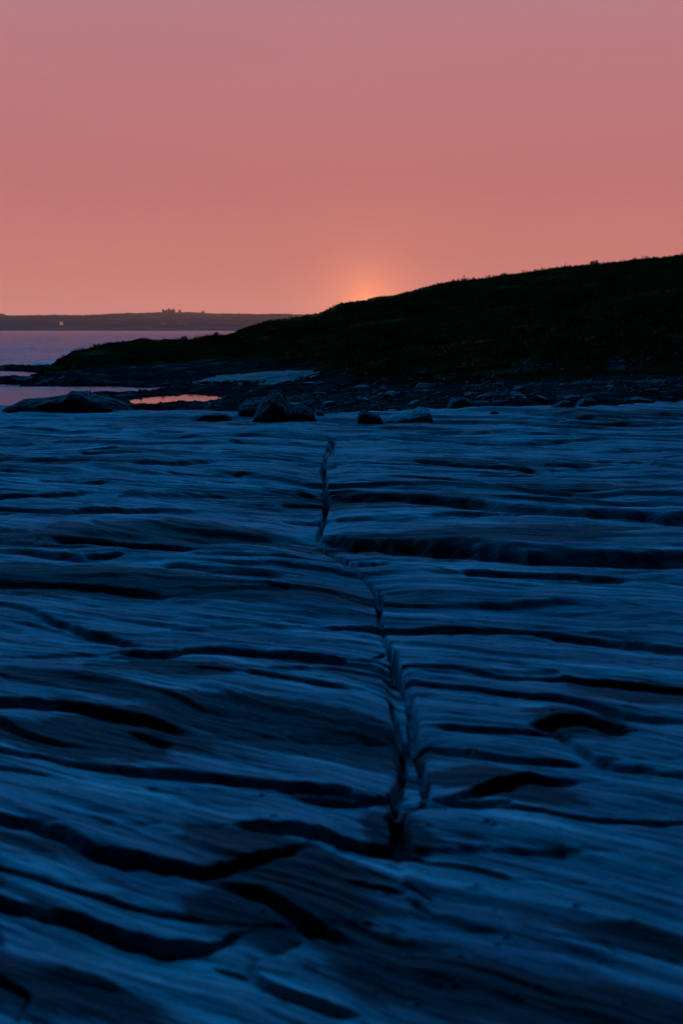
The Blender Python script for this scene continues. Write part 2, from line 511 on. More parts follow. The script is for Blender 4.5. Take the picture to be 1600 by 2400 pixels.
def platform_base():
    nc = 820
    v = np.concatenate([np.linspace(146, 420, 620), np.linspace(420.7, 1000, 470)[1:], np.linspace(1001.5, 2300, 620)[1:]])
    # v = pixels under the horizon of the flat platform; rows run from far to near
    yrow = F * HC / v
    px = np.linspace(-420, 2020, nc)
    u = (px - 800) / F
    Y = np.repeat(yrow[:, None], nc, 1)
    X = u[None, :] * Y * (1.0 + 0.25 * np.exp(-Y / 3))
    return X, Y, len(yrow), nc


X, Y, NR, NC = platform_base()
# bedding direction
kx = 0.20 + 0.30 * np.exp(-np.maximum(Y - 2, 0) / 7.0)
warp = 0.30 * fbm(X * 0.16, Y * 0.22, 3, 1) * np.minimum(Y / 6, 1.6) + 0.05 * fbm(X * 0.9, Y * 0.9, 2, 4)
crack_x = np.interp(Y, *zip(*sorted((float(on_plane(a, b)[1]), float(on_plane(a, b)[0])) for a, b in
          [(770,1010),(757,1060),(765,1140),(745,1250),(800,1310),(893,1380),(905,1500),(935,1600),(955,1700),(968,1800),(940,1900),(940,2000),(952,2200),(952,2400)])))
dcr = X - crack_x
wc = 0.05 + 0.018 * Y
S = Y + kx * X + warp + 0.06 * np.minimum(Y / 5, 2.2) * np.exp(-np.abs(dcr) / (2.2 * wc)) * (1 - np.exp(-Y / 4))
T = X * 0.92 - 0.38 * Y


def layers(S, T, lam, seed, sharp=0.18, along=6.0):
    """tilted thin beds cut off by small risers that face the viewer"""
    ph = S / lam + 1.3 * fbm(T / (lam * along * 2.2), S / (lam * 3.5), 3, seed) + 0.25 * fbm(T / (lam * 2.5), S / lam, 2, seed + 5)
    fr = ph - np.floor(ph)
    # rises quickly over 'sharp', sinks slowly after
    saw = np.where(fr < sharp, sst(0, sharp, fr), 1 - (fr - sharp) / (1 - sharp))
    amp = sst(-0.25, 0.45, fbm(T / (lam * along), S / (lam * 2.0), 3, seed + 11))
    return (saw - 0.5) * amp


Z = np.zeros_like(X)
Z += 0.10 * fbm(X * 0.16, Y * 0.16, 3, 21) * np.minimum(Y / 9, 1)
Z += 0.028 * fbm(T * 0.5, S * 1.6, 4, 23)
Z += 0.058 * layers(S, T, 1.30, 31, 0.12) * sst(3.5, 9, Y)
Z += 0.034 * layers(S, T, 0.62, 37, 0.14) * sst(2.0, 6, Y)
Z += 0.013 * layers(S, T, 0.27, 41, 0.20)
Z += 0.008 * layers(S, T, 0.11, 43, 0.3)
Z += 0.0045 * fbm(T * 2.5, S * 22, 4, 47)
Z += 0.0016 * fbm(T * 14, S * 40, 3, 49)
# sag towards the central joint
sag = np.exp(-(dcr / (1.6 * wc)) ** 2)
Z -= 0.022 * sag * np.minimum(Y / 5, 1.6)
# channel floor between its two walls (3 to 5 m away)
ch = sst(3.1, 3.4, Y) * (1 - sst(4.4, 4.9, Y))
Z -= 0.035 * ch * np.exp(-(dcr / 0.055) ** 4)


def feature(pts, tpx, kind):
    global Z
    pts = np.array(pts, float)
    if kind != 't':
        ext = min(tpx * 2.2, 60)
        if pts[0, 0] > 1: pts = np.vstack([pts[0] - (pts[1] - pts[0]) / np.linalg.norm(pts[1] - pts[0]) * ext, pts])
        if pts[-1, 0] < 1599: pts = np.vstack([pts, pts[-1] + (pts[-1] - pts[-2]) / np.linalg.norm(pts[-1] - pts[-2]) * ext])
    # finer, slightly wobbly resampling
    seg = np.sqrt((np.diff(pts, axis=0) ** 2).sum(1)); tt = np.concatenate([[0], np.cumsum(seg)])
    n = max(3, int(tt[-1] / 22))
    q = np.linspace(0, tt[-1], n)
    # open ends in the frame's edge run on outside it
    P = np.stack([np.interp(q, tt, pts[:, 0]), np.interp(q, tt, pts[:, 1])], 1)
    for _ in range(2):
        P[1:-1] = (P[:-2] + 2 * P[1:-1] + P[2:]) / 4
    if abs(pts[0, 0]) < 1: P = np.vstack([P[0] + (P[0] - P[3 if n > 3 else 1]) * 4, P])
    if abs(pts[-1, 0] - 1600) < 1: P = np.vstack([P, P[-1] + (P[-1] - P[-4 if n > 3 else 1]) * 4])
    if kind != 't' : P[:, 1] += tpx * 0.16 * pn(P[:, 0] / 45, P[:, 0] * 0 + tpx, 3)
    wx, wy = on_plane(P[:, 0], P[:, 1])
    ym = wy.mean()
    if kind == 't':
        hw = tpx * ym / F * 0.5
        depth = hw * 3.6 + 0.02; hw = hw * 1.4
        reach = hw * 3
    else:
        hr = tpx * ym / F * 1.05       # riser height that shows as tpx
        gw = tpx * ym * ym / (F * HC)      # same band laid flat
        reach = (14 if kind == 'r' else 9) * hr + 2 * gw
    m = (X > wx.min() - reach) & (X < wx.max() + reach) & (Y > wy.min() - reach) & (Y < wy.max() + reach)
    ii = np.nonzero(m)
    if len(ii[0]) == 0: return
    x = X[ii]; y = Y[ii]
    best = np.full(x.shape, 1e9); side = np.zeros_like(x); along = np.zeros_like(x)
    tot = len(wx) - 1
    mono = kind != 't' and np.all(np.diff(wx) > 0)
    if mono:
        gsl = np.gradient(wy, wx)
        for _ in range(3): gsl[1:-1] = (gsl[:-2] + 2 * gsl[1:-1] + gsl[2:]) / 4
        best = (y - np.interp(x, wx, wy)) / np.sqrt(1 + np.interp(x, wx, gsl) ** 2)
        side = np.sign(best); best = np.abs(best)
        along = np.clip((x - wx[0]) / (wx[-1] - wx[0]), 0, 1)
    tg = np.stack([np.gradient(wx), np.gradient(wy)], 1); tg /= np.linalg.norm(tg, axis=1)[:, None] + 1e-9
    nrm = np.stack([-tg[:, 1], tg[:, 0]], 1)
    for k in range(0 if mono else tot):
        ax, ay, bx, by = wx[k], wy[k], wx[k + 1], wy[k + 1]
        ex, ey = bx - ax, by - ay; l2 = ex * ex + ey * ey + 1e-12
        t = np.clip(((x - ax) * ex + (y - ay) * ey) / l2, 0, 1)
        qx, qy = x - (ax + t * ex), y - (ay + t * ey)
        d = np.hypot(qx, qy); c = ex * (y - ay) - ey * (x - ax)
        w = d < best
        best[w] = d[w]
        n0x, n0y = nrm[k]; n1x, n1y = nrm[k + 1]
        side[w] = np.sign((qx * (n0x * (1 - t) + n1x * t) + qy * (n0y * (1 - t) + n1y * t))[w]); along[w] = (k + t[w]) / tot
    ends = 1.0
    x_lo, x_hi = P[0, 0], P[-1, 0]
    tl = min(0.45, 3.2 * tpx / max(tt[-1], 1))
    e0 = sst(-0.05, tl, along) if x_lo > 0 else 1.0
    e1 = sst(1.05, 1 - tl, along) if x_hi < 1600 else 1.0
    ends = e0 * e1
    if kind == 't':
        ends = sst(-0.02, 0.16, along) * sst(1.02, 0.84, along)
        rag = 1 + 0.38 * fbm(x * 9 / np.sqrt(ym / 3), y * 9 / np.sqrt(ym / 3), 3, 5)
        prof = 1 - sst(hw * 0.45 * rag, hw * 1.15 * rag, best)
        Z[ii] -= depth * prof * ends
        return
    d = best * np.where(side == 0, 1, side)
    ends = ends * sst(reach, reach * 0.45, best)
    # far side up, near side down
    if kind == 'r':
        wv = gw * 0.15 * (1 + 0.18 * pn(x * 9 / max(ym, 1), y * 9 / max(ym, 1), 9))
        wv = np.maximum(wv, gw * 0.08)
        up = sst(-wv, wv, d)
        thick = (0.75 + 0.45 * pn(x * 3 / np.sqrt(ym), y * 3 / np.sqrt(ym), 14))
        far = np.exp(-np.maximum(d, 0) / (11 * hr))
        near = np.exp(-np.maximum(-d, 0) / (0.55 * gw + 0.5 * hr))
        z = hr * 0.52 * up * far - hr * 1.05 * (1 - up) * near - 0.5 * hr * np.exp(-((d + wv * 1.3) / (1.2 * wv)) ** 2)
        Z[ii] += z * ends * thick
    else:
        wv = gw * 0.8
        up = sst(-wv, wv, d)
        far = np.exp(-np.maximum(d, 0) / (8 * hr)); near = np.exp(-np.maximum(-d, 0) / (2.0 * gw))
        Z[ii] += (hr * 0.55 * up * far - hr * 0.55 * (1 - up) * near) * ends


for pts, t, k in L:
    feature(pts, t, k)

# small solution pits
rs = np.random.RandomState(11)
for k in range(70):
    a, b = rs.uniform(600, 1500), rs.uniform(1380, 2390)
    cx, cy = on_plane(a, b)
    r = rs.uniform(0.004, 0.009) * (0.7 + cy / 4)
    m = np.nonzero((np.abs(X - cx) < 3 * r) & (np.abs(Y - cy) < 3 * r))
    if len(m[0]):
        d2 = ((X[m] - cx) ** 2 + (1.6 * (Y[m] - cy)) ** 2) / r ** 2
        Z[m] += -0.9 * r * np.exp(-d2) + 0.35 * r * np.exp(-(np.sqrt(d2) - 1.5) ** 2 * 3)

# the rim where the platform breaks off
RIM = [(-600, 946), (0, 943), (60, 946), (160, 952), (330, 954), (450, 958), (560, 966), (740, 962), (840, 962), (1000, 955), (1100, 957),
       (1180, 952), (1250, 947), (1400, 947), (1470, 939), (1600, 931), (2200, 925)]
rp = np.array([[float(c) for c in on_plane(a, b)] for a, b in RIM])
uu = X / Y
rim_y = np.interp(uu, rp[:, 0] / rp[:, 1], rp[:, 1]) + 0.9 * fbm(X * 0.35, X * 0 + 3.3, 4, 61) + 0.35 * fbm(X * 1.4, Y * 0.4, 3, 63)
over = Y - rim_y
Z -= 0.07 * sst(12, 19, Y)
Z -= sst(-0.4, 3.2, over) * 0.8
Z -= np.maximum(over, 0) * 0.35
keep = (over[:-1, :-1] < 3.5)
M = mesh_obj('rock_platform', np.stack([X, Y, Z], -1).reshape(-1, 3), grid_faces(NR, NC, keep), M_platform)
attr(M, 'bed_s', S); attr(M, 'bed_t', T)
PXm, PYm = project(X, Y, np.zeros_like(X))
dark_patch = np.zeros_like(X)  # set patches of darker colour on the rock, with soft edges
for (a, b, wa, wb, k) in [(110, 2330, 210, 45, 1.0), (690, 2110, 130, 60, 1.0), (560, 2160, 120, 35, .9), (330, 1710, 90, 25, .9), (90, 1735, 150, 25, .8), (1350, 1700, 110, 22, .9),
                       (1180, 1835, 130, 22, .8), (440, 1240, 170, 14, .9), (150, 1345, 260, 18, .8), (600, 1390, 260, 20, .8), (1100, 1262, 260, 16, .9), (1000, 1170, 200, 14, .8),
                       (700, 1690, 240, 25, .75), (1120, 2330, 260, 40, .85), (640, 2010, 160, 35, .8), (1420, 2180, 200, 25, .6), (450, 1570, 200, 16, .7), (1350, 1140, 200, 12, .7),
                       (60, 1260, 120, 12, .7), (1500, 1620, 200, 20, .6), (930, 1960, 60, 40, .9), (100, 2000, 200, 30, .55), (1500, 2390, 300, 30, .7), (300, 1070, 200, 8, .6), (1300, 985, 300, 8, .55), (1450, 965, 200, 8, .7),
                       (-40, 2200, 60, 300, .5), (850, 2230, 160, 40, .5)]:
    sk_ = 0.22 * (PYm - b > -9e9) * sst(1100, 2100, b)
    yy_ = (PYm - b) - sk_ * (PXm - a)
    dark_patch = np.maximum(dark_patch, 1.15 * k * np.exp(-((PXm - a) / (1.35 * wa)) ** 2 - (yy_ / (1.35 * wb)) ** 2))
attr(M, 'dark_patch', dark_patch)
tag(M, kind='structure')


def plat_z(x, y):
    u_ = x / y / (1.0 + 0.25 * math.exp(-y / 3))
    j = int(np.clip(np.searchsorted(np.linspace(-420, 2020, NC), u_ * F + 800), 0, NC - 1))
    i = int(np.argmin(np.abs(Y[:, 0] - y)))
    return float(Z[i, j])


# ------------------------------------------------------------------ headland, shore and debris ground
ridge = [(-900, 870, 60), (0, 870, 66), (80, 866, 70), (98, 846, 72), (125, 844, 74), (150, 832, 75), (175, 820, 77), (205, 815, 79), (250, 803, 82),
         (280, 799, 84), (310, 794, 86), (345, 791, 89), (365, 794, 90), (400, 793, 92), (432, 792, 94), (446, 794, 95), (480, 787, 97),
         (500, 782, 98), (525, 783, 100), (560, 775, 102), (590, 765, 105), (620, 755, 108), (700, 743, 114), (750, 735, 118),
         (800, 716, 122), (850, 707, 125), (910, 695, 128), (970, 681, 132), (1040, 665, 136), (1060, 661, 137), (1100, 657, 140), (1160, 648, 143),
         (1200, 642, 146), (1270, 632, 150), (1350, 625, 154), (1400, 618, 156), (1450, 615, 158), (1500, 610, 160), (1550, 606, 162),
         (1600, 599, 165), (1800, 580, 172), (2300, 540, 185)]
ru, rx, ry, rz = [], [], [], []
for a, b, c in ridge:
    x_, z_ = at_depth(a, b + (4 if a > 640 else 2), c)
    ru.append(x_ / c); ry.append(c); rz.append(z_)
ru = np.array(ru); ry = np.array(ry); rz = np.array(rz)
# ground profile in front of the ridge, (distance, height) at photo columns
cols = {
    -900: [(20, -2.2), (26, -2.4), (34, -2.4), (45, -2.4), (56, -2.4), (66, -2.0)],
    0:    [(20, -2.0), (26, -2.2), (34, -2.2), (45, -2.2), (52, -2.0), (62, -1.9)],
    200:  [(20, -1.7), (27, -2.0), (36, -2.0), (46, -1.9), (52, -1.15), (64, -0.85)],
    300:  [(20, -1.5), (27, -1.7), (36, -1.7), (46, -1.6), (52, -1.10), (64, -0.60)],
    430:  [(20, -1.2), (27, -1.3), (34, -1.3), (42, -1.25), (50, -1.05), (64, -0.40)],
    600:  [(20, -0.7), (26, -0.9), (32, -1.0), (40, -1.12), (47, -0.95), (62, -0.15)],
    740:  [(20, -0.35), (25, -0.45), (31, -0.6), (40, -0.75), (48, -0.5), (62, 0.20)],
    900:  [(20, -0.2), (24, -0.15), (30, -0.15), (38, 0.0), (46, 0.3), (62, 1.0)],
    1200: [(20, -0.2), (24, -0.05), (30, 0.02), (36, 0.45), (46, 1.05), (64, 2.3)],
    1600: [(20, -0.2), (25, 0.0), (30, 0.15), (36, 0.80), (46, 1.9), (64, 4.0)],
    2300: [(20, -0.2), (25, 0.0), (30, 0.3), (36, 1.2), (46, 2.4), (64, 5.0)],
}
cu = np.array([(k - 800) / F for k in cols]); CT = np.array([cols[k] for k in cols])

nr2, nc2 = 620, 760
yr2 = np.geomspace(19.0, 330.0, nr2)
u2 = (np.linspace(-700, 2250, nc2) - 800) / F
YY = np.repeat(yr2[:, None], nc2, 1); XX = u2[None, :] * YY
wob = 0.010 * fbm(XX * 0.07, YY * 0.07, 3, 71)
UU = u2[None, :] + wob * 0 + 0 * YY


def ground(XX, YY, detail=True):
    U = XX / YY
    ctl_y = np.stack([np.interp(U, cu, CT[:, k, 0]) for k in range(6)], 0)
    ctl_z = np.stack([np.interp(U, cu, CT[:, k, 1]) for k in range(6)], 0)
    ryy = np.interp(U, ru, ry); rzz = np.interp(U, ru, rz)
    Yl = YY
    z = ctl_z[0].copy()
    for k in range(5):
        a, b = ctl_y[k], ctl_y[k + 1]
        t = np.clip((Yl - a) / (b - a), 0, 1)
        t = t * t * (3 - 2 * t) * 0.5 + t * 0.5
        z = np.where(Yl > a, ctl_z[k] + (ctl_z[k + 1] - ctl_z[k]) * t, z)
    a, b = ctl_y[5], ryy
    t = np.clip((Yl - a) / np.maximum(b - a, 3), 0, 1)
    zr = ctl_z[5] + (rzz - ctl_z[5]) * (t ** 0.93)
    z = np.where(Yl > a, zr, z)
    # past the ridge it falls away to the sea
    z = np.where(Yl > b, rzz - (Yl - b) * 0.10 - ((Yl - b) ** 2) * 0.0012, z)
    hgt = np.clip((z + 1.2) / 2.0, 0, 1)
    if detail:
        onridge = np.exp(-((Yl - ryy) / 5) ** 2)
        z = z + 0.55 * fbm(XX * 0.05, YY * 0.09, 4, 75) * sst(38, 60, Yl) * hgt * (1 - 0.85 * onridge)
        z = z + 0.16 * fbm(XX * 0.25, YY * 0.5, 4, 79) * sst(26, 40, Yl) * (0.35 + 0.65 * hgt) * (1 - 0.5 * onridge)
        z = z + 0.045 * fbm(XX * 1.1, YY * 1.7, 4, 83)
        # low terraces of bedded rock along the shore
        sh = np.exp(-((z + 0.85) / 0.5) ** 2) * sst(24, 32, Yl)
        ph = YY * 0.40 + XX * 0.04 + 1.4 * fbm(XX * 0.09, YY * 0.2, 3, 87)
        fr = ph - np.floor(ph)
        z = z + 0.22 * sh * (np.where(fr < 0.15, fr / 0.15, 1 - (fr - 0.15) / 0.85) - 0.5) * sst(-0.4, 0.3, fbm(XX * 0.15, YY * 0.3, 2, 91))
    return z


ZG = ground(XX, YY)
PXg, PYg = project(XX, YY, np.full_like(XX, SEA))


def poly_sd(px, py, poly, jit=0.0):
    """signed pixel distance, positive inside"""
    poly = np.array(poly, float)
    inside = np.zeros(px.shape, bool); best = np.full(px.shape, 1e9)
    n = len(poly)
    for k in range(n):
        ax, ay = poly[k]; bx, by = poly[(k + 1) % n]
        cond = ((ay > py) != (by > py))
        xi = (bx - ax) * (py - ay) / (by - ay + 1e-12) + ax
        inside ^= cond & (px < xi)
        ex, ey = bx - ax, by - ay
        t = np.clip(((px - ax) * ex + (py - ay) * ey) / (ex * ex + ey * ey + 1e-9), 0, 1)
        best = np.minimum(best, np.hypot((px - (ax + t * ex)) * 0.25, py - (ay + t * ey)))
    return np.where(inside, best, -best)


jy = 1.6 * fbm(PXg / 60, PYg / 5, 4, 95)
# open water that must stay water: sea left of the headland and the inlet behind the mound
SEA_POLY = [(-2500, 780), (60, 780), (96, 853), (122, 862), (170, 872), (188, 877), (140, 882), (60, 886), (44, 893), (78, 898), (120, 902),
            (250, 903), (330, 905), (400, 908), (428, 912), (385, 918), (352, 923), (305, 926), (240, 925), (200, 924), (160, 960), (-2500, 990)]
sd = poly_sd(PXg, PYg + jy, SEA_POLY)
zone = YY < np.interp(UU, ru, ry) + 5
ZG = np.where((sd > -1.5) & zone, np.minimum(ZG, SEA - 0.10 * (sd + 0.2) - 0.02), ZG)
# bank around the inlet
bank = np.exp(-((sd + 2.5) / 2.2) ** 2) * (sd < 0) * (PXg < 470) * (PXg > -100) * (YY < 75)
ZG = np.where(bank > 0.2, np.maximum(ZG, SEA + 0.10 * bank), ZG)
# low reefs standing in the sea and tongues of rock in the inlet
REEFS = [([(-260, 872), (-80, 869), (0, 868.5), (60, 868), (120, 869), (200, 866)], 1.7, 0.34),
         ([(10, 893), (38, 892)], 0.9, 0.24), ([(52, 896), (90, 898), (140, 900), (200, 902)], 1.3, 0.30),
         ([(130, 888), (200, 886), (300, 884)], 1.5, 0.35), ([(62, 905), (100, 906)], 0.5, 0.07),
         ([(160, 905), (175, 904.5), (230, 905)], 0.6, 0.13), ([(205, 903), (260, 904), (340, 908)], 0.7, 0.16),
         ([(200, 929), (290, 929), (330, 927), (372, 922), (430, 916)], 0.8, 0.16),
         ([(238, 921.5), (252, 921.5)], 0.25, 0.06), ([(420, 914), (470, 919), (560, 915)], 1.0, 0.22),
         ([(330, 948), (420, 944), (480, 942), (540, 936), (600, 932)], 0.4, 0.02)]
for pl, hw, ht in REEFS:
    wx, wy = on_plane([p[0] for p in pl], [p[1] for p in pl], SEA)
    m = np.nonzero((XX > wx.min() - 3 * hw) & (XX < wx.max() + 3 * hw) & (YY > wy.min() - 3 * hw) & (YY < wy.max() + 3 * hw))
    x, y = XX[m], YY[m]; best = np.full(x.shape, 1e9)
    for k in range(len(wx) - 1):
        ex, ey = wx[k + 1] - wx[k], wy[k + 1] - wy[k]
        t = np.clip(((x - wx[k]) * ex + (y - wy[k]) * ey) / (ex * ex + ey * ey), 0, 1)
        best = np.minimum(best, np.hypot(x - wx[k] - t * ex, y - wy[k] - t * ey))
    rag = hw * (1 + 0.45 * fbm(x * 0.8, y * 0.8, 3, 97))
    h = SEA - 0.25 + (ht + 0.25) * (1 - sst(rag * 0.5, rag * 1.3, best)) * (1 + 0.25 * fbm(x * 1.5, y * 1.5, 3, 99))
    ZG[m] = np.maximum(ZG[m], h)
# hollows that hold the pools
POOLS = [
    ([(300, 939), (312, 947), (350, 948.5), (395, 944), (430, 941), (480, 942), (530, 934), (505, 927), (440, 923.5), (405, 927), (352, 930), (318, 934)], 'largest peach-lit tide pool lying behind the black rock mound'),
    ([(553, 906.5), (573, 911), (570, 918), (590, 919.5), (606, 915), (616, 913.5), (600, 908)], 'small lilac tide pool at the foot of the sand patch'),
    ([(240, 930), (262, 932), (290, 930), (262, 928)], 'thin sliver of peach pool water above the rock mound'),
    ([(350, 949), (366, 950), (366, 946.5), (352, 946.5)], 'tiny bright puddle just below the largest pool'),
    ([(468, 947), (500, 947), (508, 943.5), (480, 944)], 'narrow bright puddle right of the tiny one'),
    ([(560, 925.5), (583, 924.5), (583, 922), (563, 922.5)], 'orange-lit puddle between lilac pool and boulders'),
    ([(595, 924), (607, 923), (606, 921), (597, 921.5)], 'tiny orange puddle left above the peaked boulder'),
    ([(395, 951), (430, 951), (434, 948.5), (400, 949)], 'faint thin puddle under the reef strip'),
]
POOLZ = SEA + 0.05
PXp, PYp = project(XX, YY, np.full_like(XX, POOLZ))
jp = 0.8 * fbm(PXp / 22, PYp / 2.2, 3, 101)
low_zone = (PXp > 215) & (PXp < 640) & (PYp > 921) & (PYp < 956)
ZG = np.where(low_zone & (ZG < POOLZ + 0.04), POOLZ + 0.05 + 0.06 * np.abs(fbm(XX, YY * 1.5, 3, 103)), ZG)
ZG = np.where(low_zone, np.minimum(ZG, POOLZ + 0.16 + 0.05 * fbm(XX, YY, 2, 3)), ZG)
for poly, lab in POOLS:
    s = poly_sd(PXp, PYp + jp * 1.5, poly)
    ZG = np.where(s > -1.2, np.minimum(ZG, POOLZ - 0.035 * (s - 0.1)), ZG)
# keep the line of sight over the platform's rim free
front = YY < 20
rim_far = np.interp(UU, rp[:, 0] / rp[:, 1], rp[:, 1])
ZG -= 0.6 * (1 - sst(-1.0, 2.5, YY - rim_far))
# sand patch
for poly in [[(196, 899.4), (240, 899.8), (242, 898.2), (200, 897.8)], [(150, 893.5), (185, 893.6), (186, 892.2), (152, 892.0)],
             [(262, 898.2), (300, 899.0), (300, 897.8), (264, 897.2)], [(90, 891.0), (128, 890.5), (128, 889.2), (92, 889.4)]]:
    ss_ = poly_sd(PXg, PYg, poly)
    ZG = np.where((ss_ > -0.9) & (YY < 75), np.minimum(ZG, SEA - 0.04 * (ss_ + 0.7)), ZG)
SANDP = [(430, 899), (470, 891), (500, 884), (560, 876), (640, 871), (700, 868), (752, 871), (765, 876), (735, 884), (690, 892), (640, 903), (600, 906), (560, 904), (505, 898), (460, 902)]
PXs, PYs = project(XX, YY, ZG)
ssd = poly_sd(PXs, PYs + 2.2 * fbm(PXs / 40, PYs / 6, 3, 105), SANDP)
ssd = np.where((YY > 38) & (YY < 75), ssd, -9)
# what shows as bare rock: the shore and the debris belt
rockiness = np.clip(1.15 - (ZG + 0.95) / 0.95 * 0.8, 0, 1)
rockiness *= 1 - sst(60, 68, YY) * (PXs > 96)
rockiness = np.maximum(rockiness, (1 - sst(26, 36, YY)) * (PXs > 560))
for (a, b, wa, wb) in [(1255, 850, 60, 12), (1240, 843, 28, 10), (985, 866, 36, 6), (1446, 852, 22, 18), (1300, 905, 90, 6), (1180, 912, 40, 8), (893, 888, 20, 5),
                       (1500, 905, 120, 5), (1570, 905, 30, 6), (260, 880, 120, 14), (180, 876, 60, 8), (330, 893, 180, 10)]:
    rockiness = np.maximum(rockiness, np.clip(1.3 * np.exp(-((PXs - a) / wa) ** 2 - ((PYs - b) / wb) ** 2), 0, 1) * (YY < 90))
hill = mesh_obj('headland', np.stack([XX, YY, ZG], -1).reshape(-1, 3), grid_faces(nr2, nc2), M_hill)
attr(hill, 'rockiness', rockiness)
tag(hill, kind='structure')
sk = (ssd[:-1, :-1] > 0) & (ssd[1:, 1:] > 0)
fz = grid_faces(nr2, nc2, sk)
uq, inv = np.unique(fz, return_inverse=True)
sv = np.stack([XX, YY, ZG + 0.012 + 0.05 * sst(0, 3, ssd)], -1).reshape(-1, 3)[uq]
sand = mesh_obj('sand_beach', sv, inv.reshape(-1, 4), M_sand)
tag(sand, kind='structure')


def gz(x, y):
    i = np.clip(np.searchsorted(yr2, y), 1, nr2 - 1)
    j = np.clip(np.searchsorted(u2, x / y), 1, nc2 - 1)
    return ZG[i, j]


# ------------------------------------------------------------------ sea and pools
ys = np.concatenate([np.geomspace(22, 1400, 900), [7500]])
us = (np.linspace(-900, 1100, 620) - 800) / F
us = np.concatenate([[-1.6], us, [0.6, 1.6]])
SY = np.repeat(ys[:, None], len(us), 1); SX = us[None, :] * SY
gust = sst(-0.5, 0.5, fbm(SX * 0.012, SY * 0.035, 3, 201))
fade = 1 - sst(500, 1300, SY)
SZ = 0.16 * fbm(SX * 0.10, SY * 0.24, 2, 203) + (0.04 + 0.09 * gust) * fbm(SX * 0.45, SY * 0.8, 3, 205)
# the inlet and the lee of the reefs are calmer
lee = sst(46, 72, SY)
SZ = SEA + SZ * fade * (0.16 + 0.84 * lee)
sea = mesh_obj('sea', np.stack([SX, SY, SZ], -1).reshape(-1, 3), grid_faces(len(ys), len(us)), M_water); tag(sea, kind='structure')
for poly, lab in POOLS:
    wx, wy = on_plane([p[0] for p in poly], [p[1] for p in poly], POOLZ)
    cx, cy = wx.mean(), wy.mean()
    wx = cx + (wx - cx) * 1.12; wy = cy + (wy - cy) * 1.3
    n = len(wx)
    top = [(wx[k], wy[k], POOLZ) for k in range(n)]
    o = mesh_obj('tide_pool', top, [tuple(range(n))], M_pool); tag(o, lab, kind='structure')


# ------------------------------------------------------------------ boulders and outcrops
def outcrop(name, prof, base_py, depth, mat, label, cat, group=None, p=3.0, seed=0, rough=0.06, plane=0.0, nx=90, nd=60, sink=0.08, tilt=0.0):
    """a solid rock: its height along the width follows prof, its footprint is a rounded slab 'depth' deep"""
    prof = np.array(prof, float)
    bx, by = on_plane(prof[:, 0].mean(), base_py, plane)
    yc = by + depth * 0.5
    xs, zs = at_depth(prof[:, 0], prof[:, 1], yc)
    x0, x1 = xs.min(), xs.max(); wid = x1 - x0
    a = np.linspace(-1, 1, nx); b = np.linspace(-1, 1, nd)
    A, B = np.meshgrid(a, b)
    xw = (x0 + x1) / 2 + A * wid / 2
    h = np.interp(xw, xs, zs) - plane
    n1 = fbm(xw * 3 / wid + seed, B * 1.6 + seed, 4, seed)
    edge = np.clip(1 - (np.abs(B + 0.12 * n1) ** p), 0, 1) ** (1 / p)
    side_ = np.clip(1 - np.abs(A) ** 6, 0, 1) ** 0.5
    hh = h * edge * (1 + tilt * B) * (0.25 + 0.75 * side_) + rough * wid * 0.35 * (n1 * edge)
    hh += rough * wid * 0.14 * fbm(xw * 14 / wid, B * 6, 4, seed + 9) * edge
    # angular facets
    hh += rough * wid * 0.25 * (np.abs(pn(xw * 5 / wid, B * 3, seed + 4)) - 0.2) * edge
    yw = yc + B * depth / 2 * (0.55 + 0.45 * np.sqrt(np.clip(1 - A ** 4, 0, 1))) + 0.12 * depth * pn(xw * 4 / wid, B * 0 + seed, seed)
    hh = np.maximum(hh, -0.02) - sink * (1 - edge * side_)
    V = np.stack([xw - bx, yw - yc, hh], -1).reshape(-1, 3)
    Fc = grid_faces(nd, nx)
    Vb = V.copy(); Vb[:, 2] = -sink * 1.5 - 0.05
    idx = np.arange(nx * nd).reshape(nd, nx)
    ring = np.concatenate([idx[0, :], idx[1:, -1], idx[-1, ::-1][1:], idx[::-1, 0][1:]])
    n0 = len(V); rb = np.arange(len(ring))
    V2 = np.vstack([V, Vb[ring]])
    q = np.stack([ring[:-1], n0 + rb[:-1], n0 + rb[1:], ring[1:]], -1)
    o = mesh_obj(name, V2, np.vstack([Fc, q]), mat)
    o.location = (bx, yc, plane)
    tag(o, label, cat, group)
    return o


outcrop('rock_mound', [(18, 948), (30, 944), (60, 938), (120, 932), (160, 927), (175, 920), (195, 919), (212, 925), (240, 930), (270, 935), (290, 942), (304, 948)],
        962, 1.3, M_reef, 'long low black rock mound at the left rim of the platform', 'rock', seed=3, rough=0.05, plane=-0.02)
outcrop('boulder', [(592, 978), (602, 962), (614, 946), (630, 934), (645, 927), (660, 930), (668, 944), (678, 960), (686, 978)],
        986, 0.9, M_boulder, 'tall peaked boulder in the middle of the boulder cluster', 'boulder', 'boulders on the platform rim', seed=5, rough=0.20, p=5, tilt=0.35)
outcrop('boulder', [(556, 970), (562, 951), (578, 945), (600, 942), (622, 938), (636, 946), (644, 964)],
        974, 0.8, M_boulder, 'broad sloping boulder leaning on the left of the peaked one', 'boulder', 'boulders on the platform rim', seed=8, rough=0.16, p=5, tilt=0.35)
outcrop('boulder', [(668, 978), (675, 964), (690, 956), (712, 956), (730, 964), (743, 979)],
        985, 0.55, M_boulder, 'rounded squat boulder right of the peaked one', 'boulder', 'boulders on the platform rim', seed=12, rough=0.14, p=4, tilt=0.25)
outcrop('boulder', [(736, 972), (742, 963), (756, 961), (762, 971)],
        975, 0.3, M_boulder, 'little dark stone beside the rounded boulder', 'boulder', 'boulders on the platform rim', seed=15, rough=0.10)
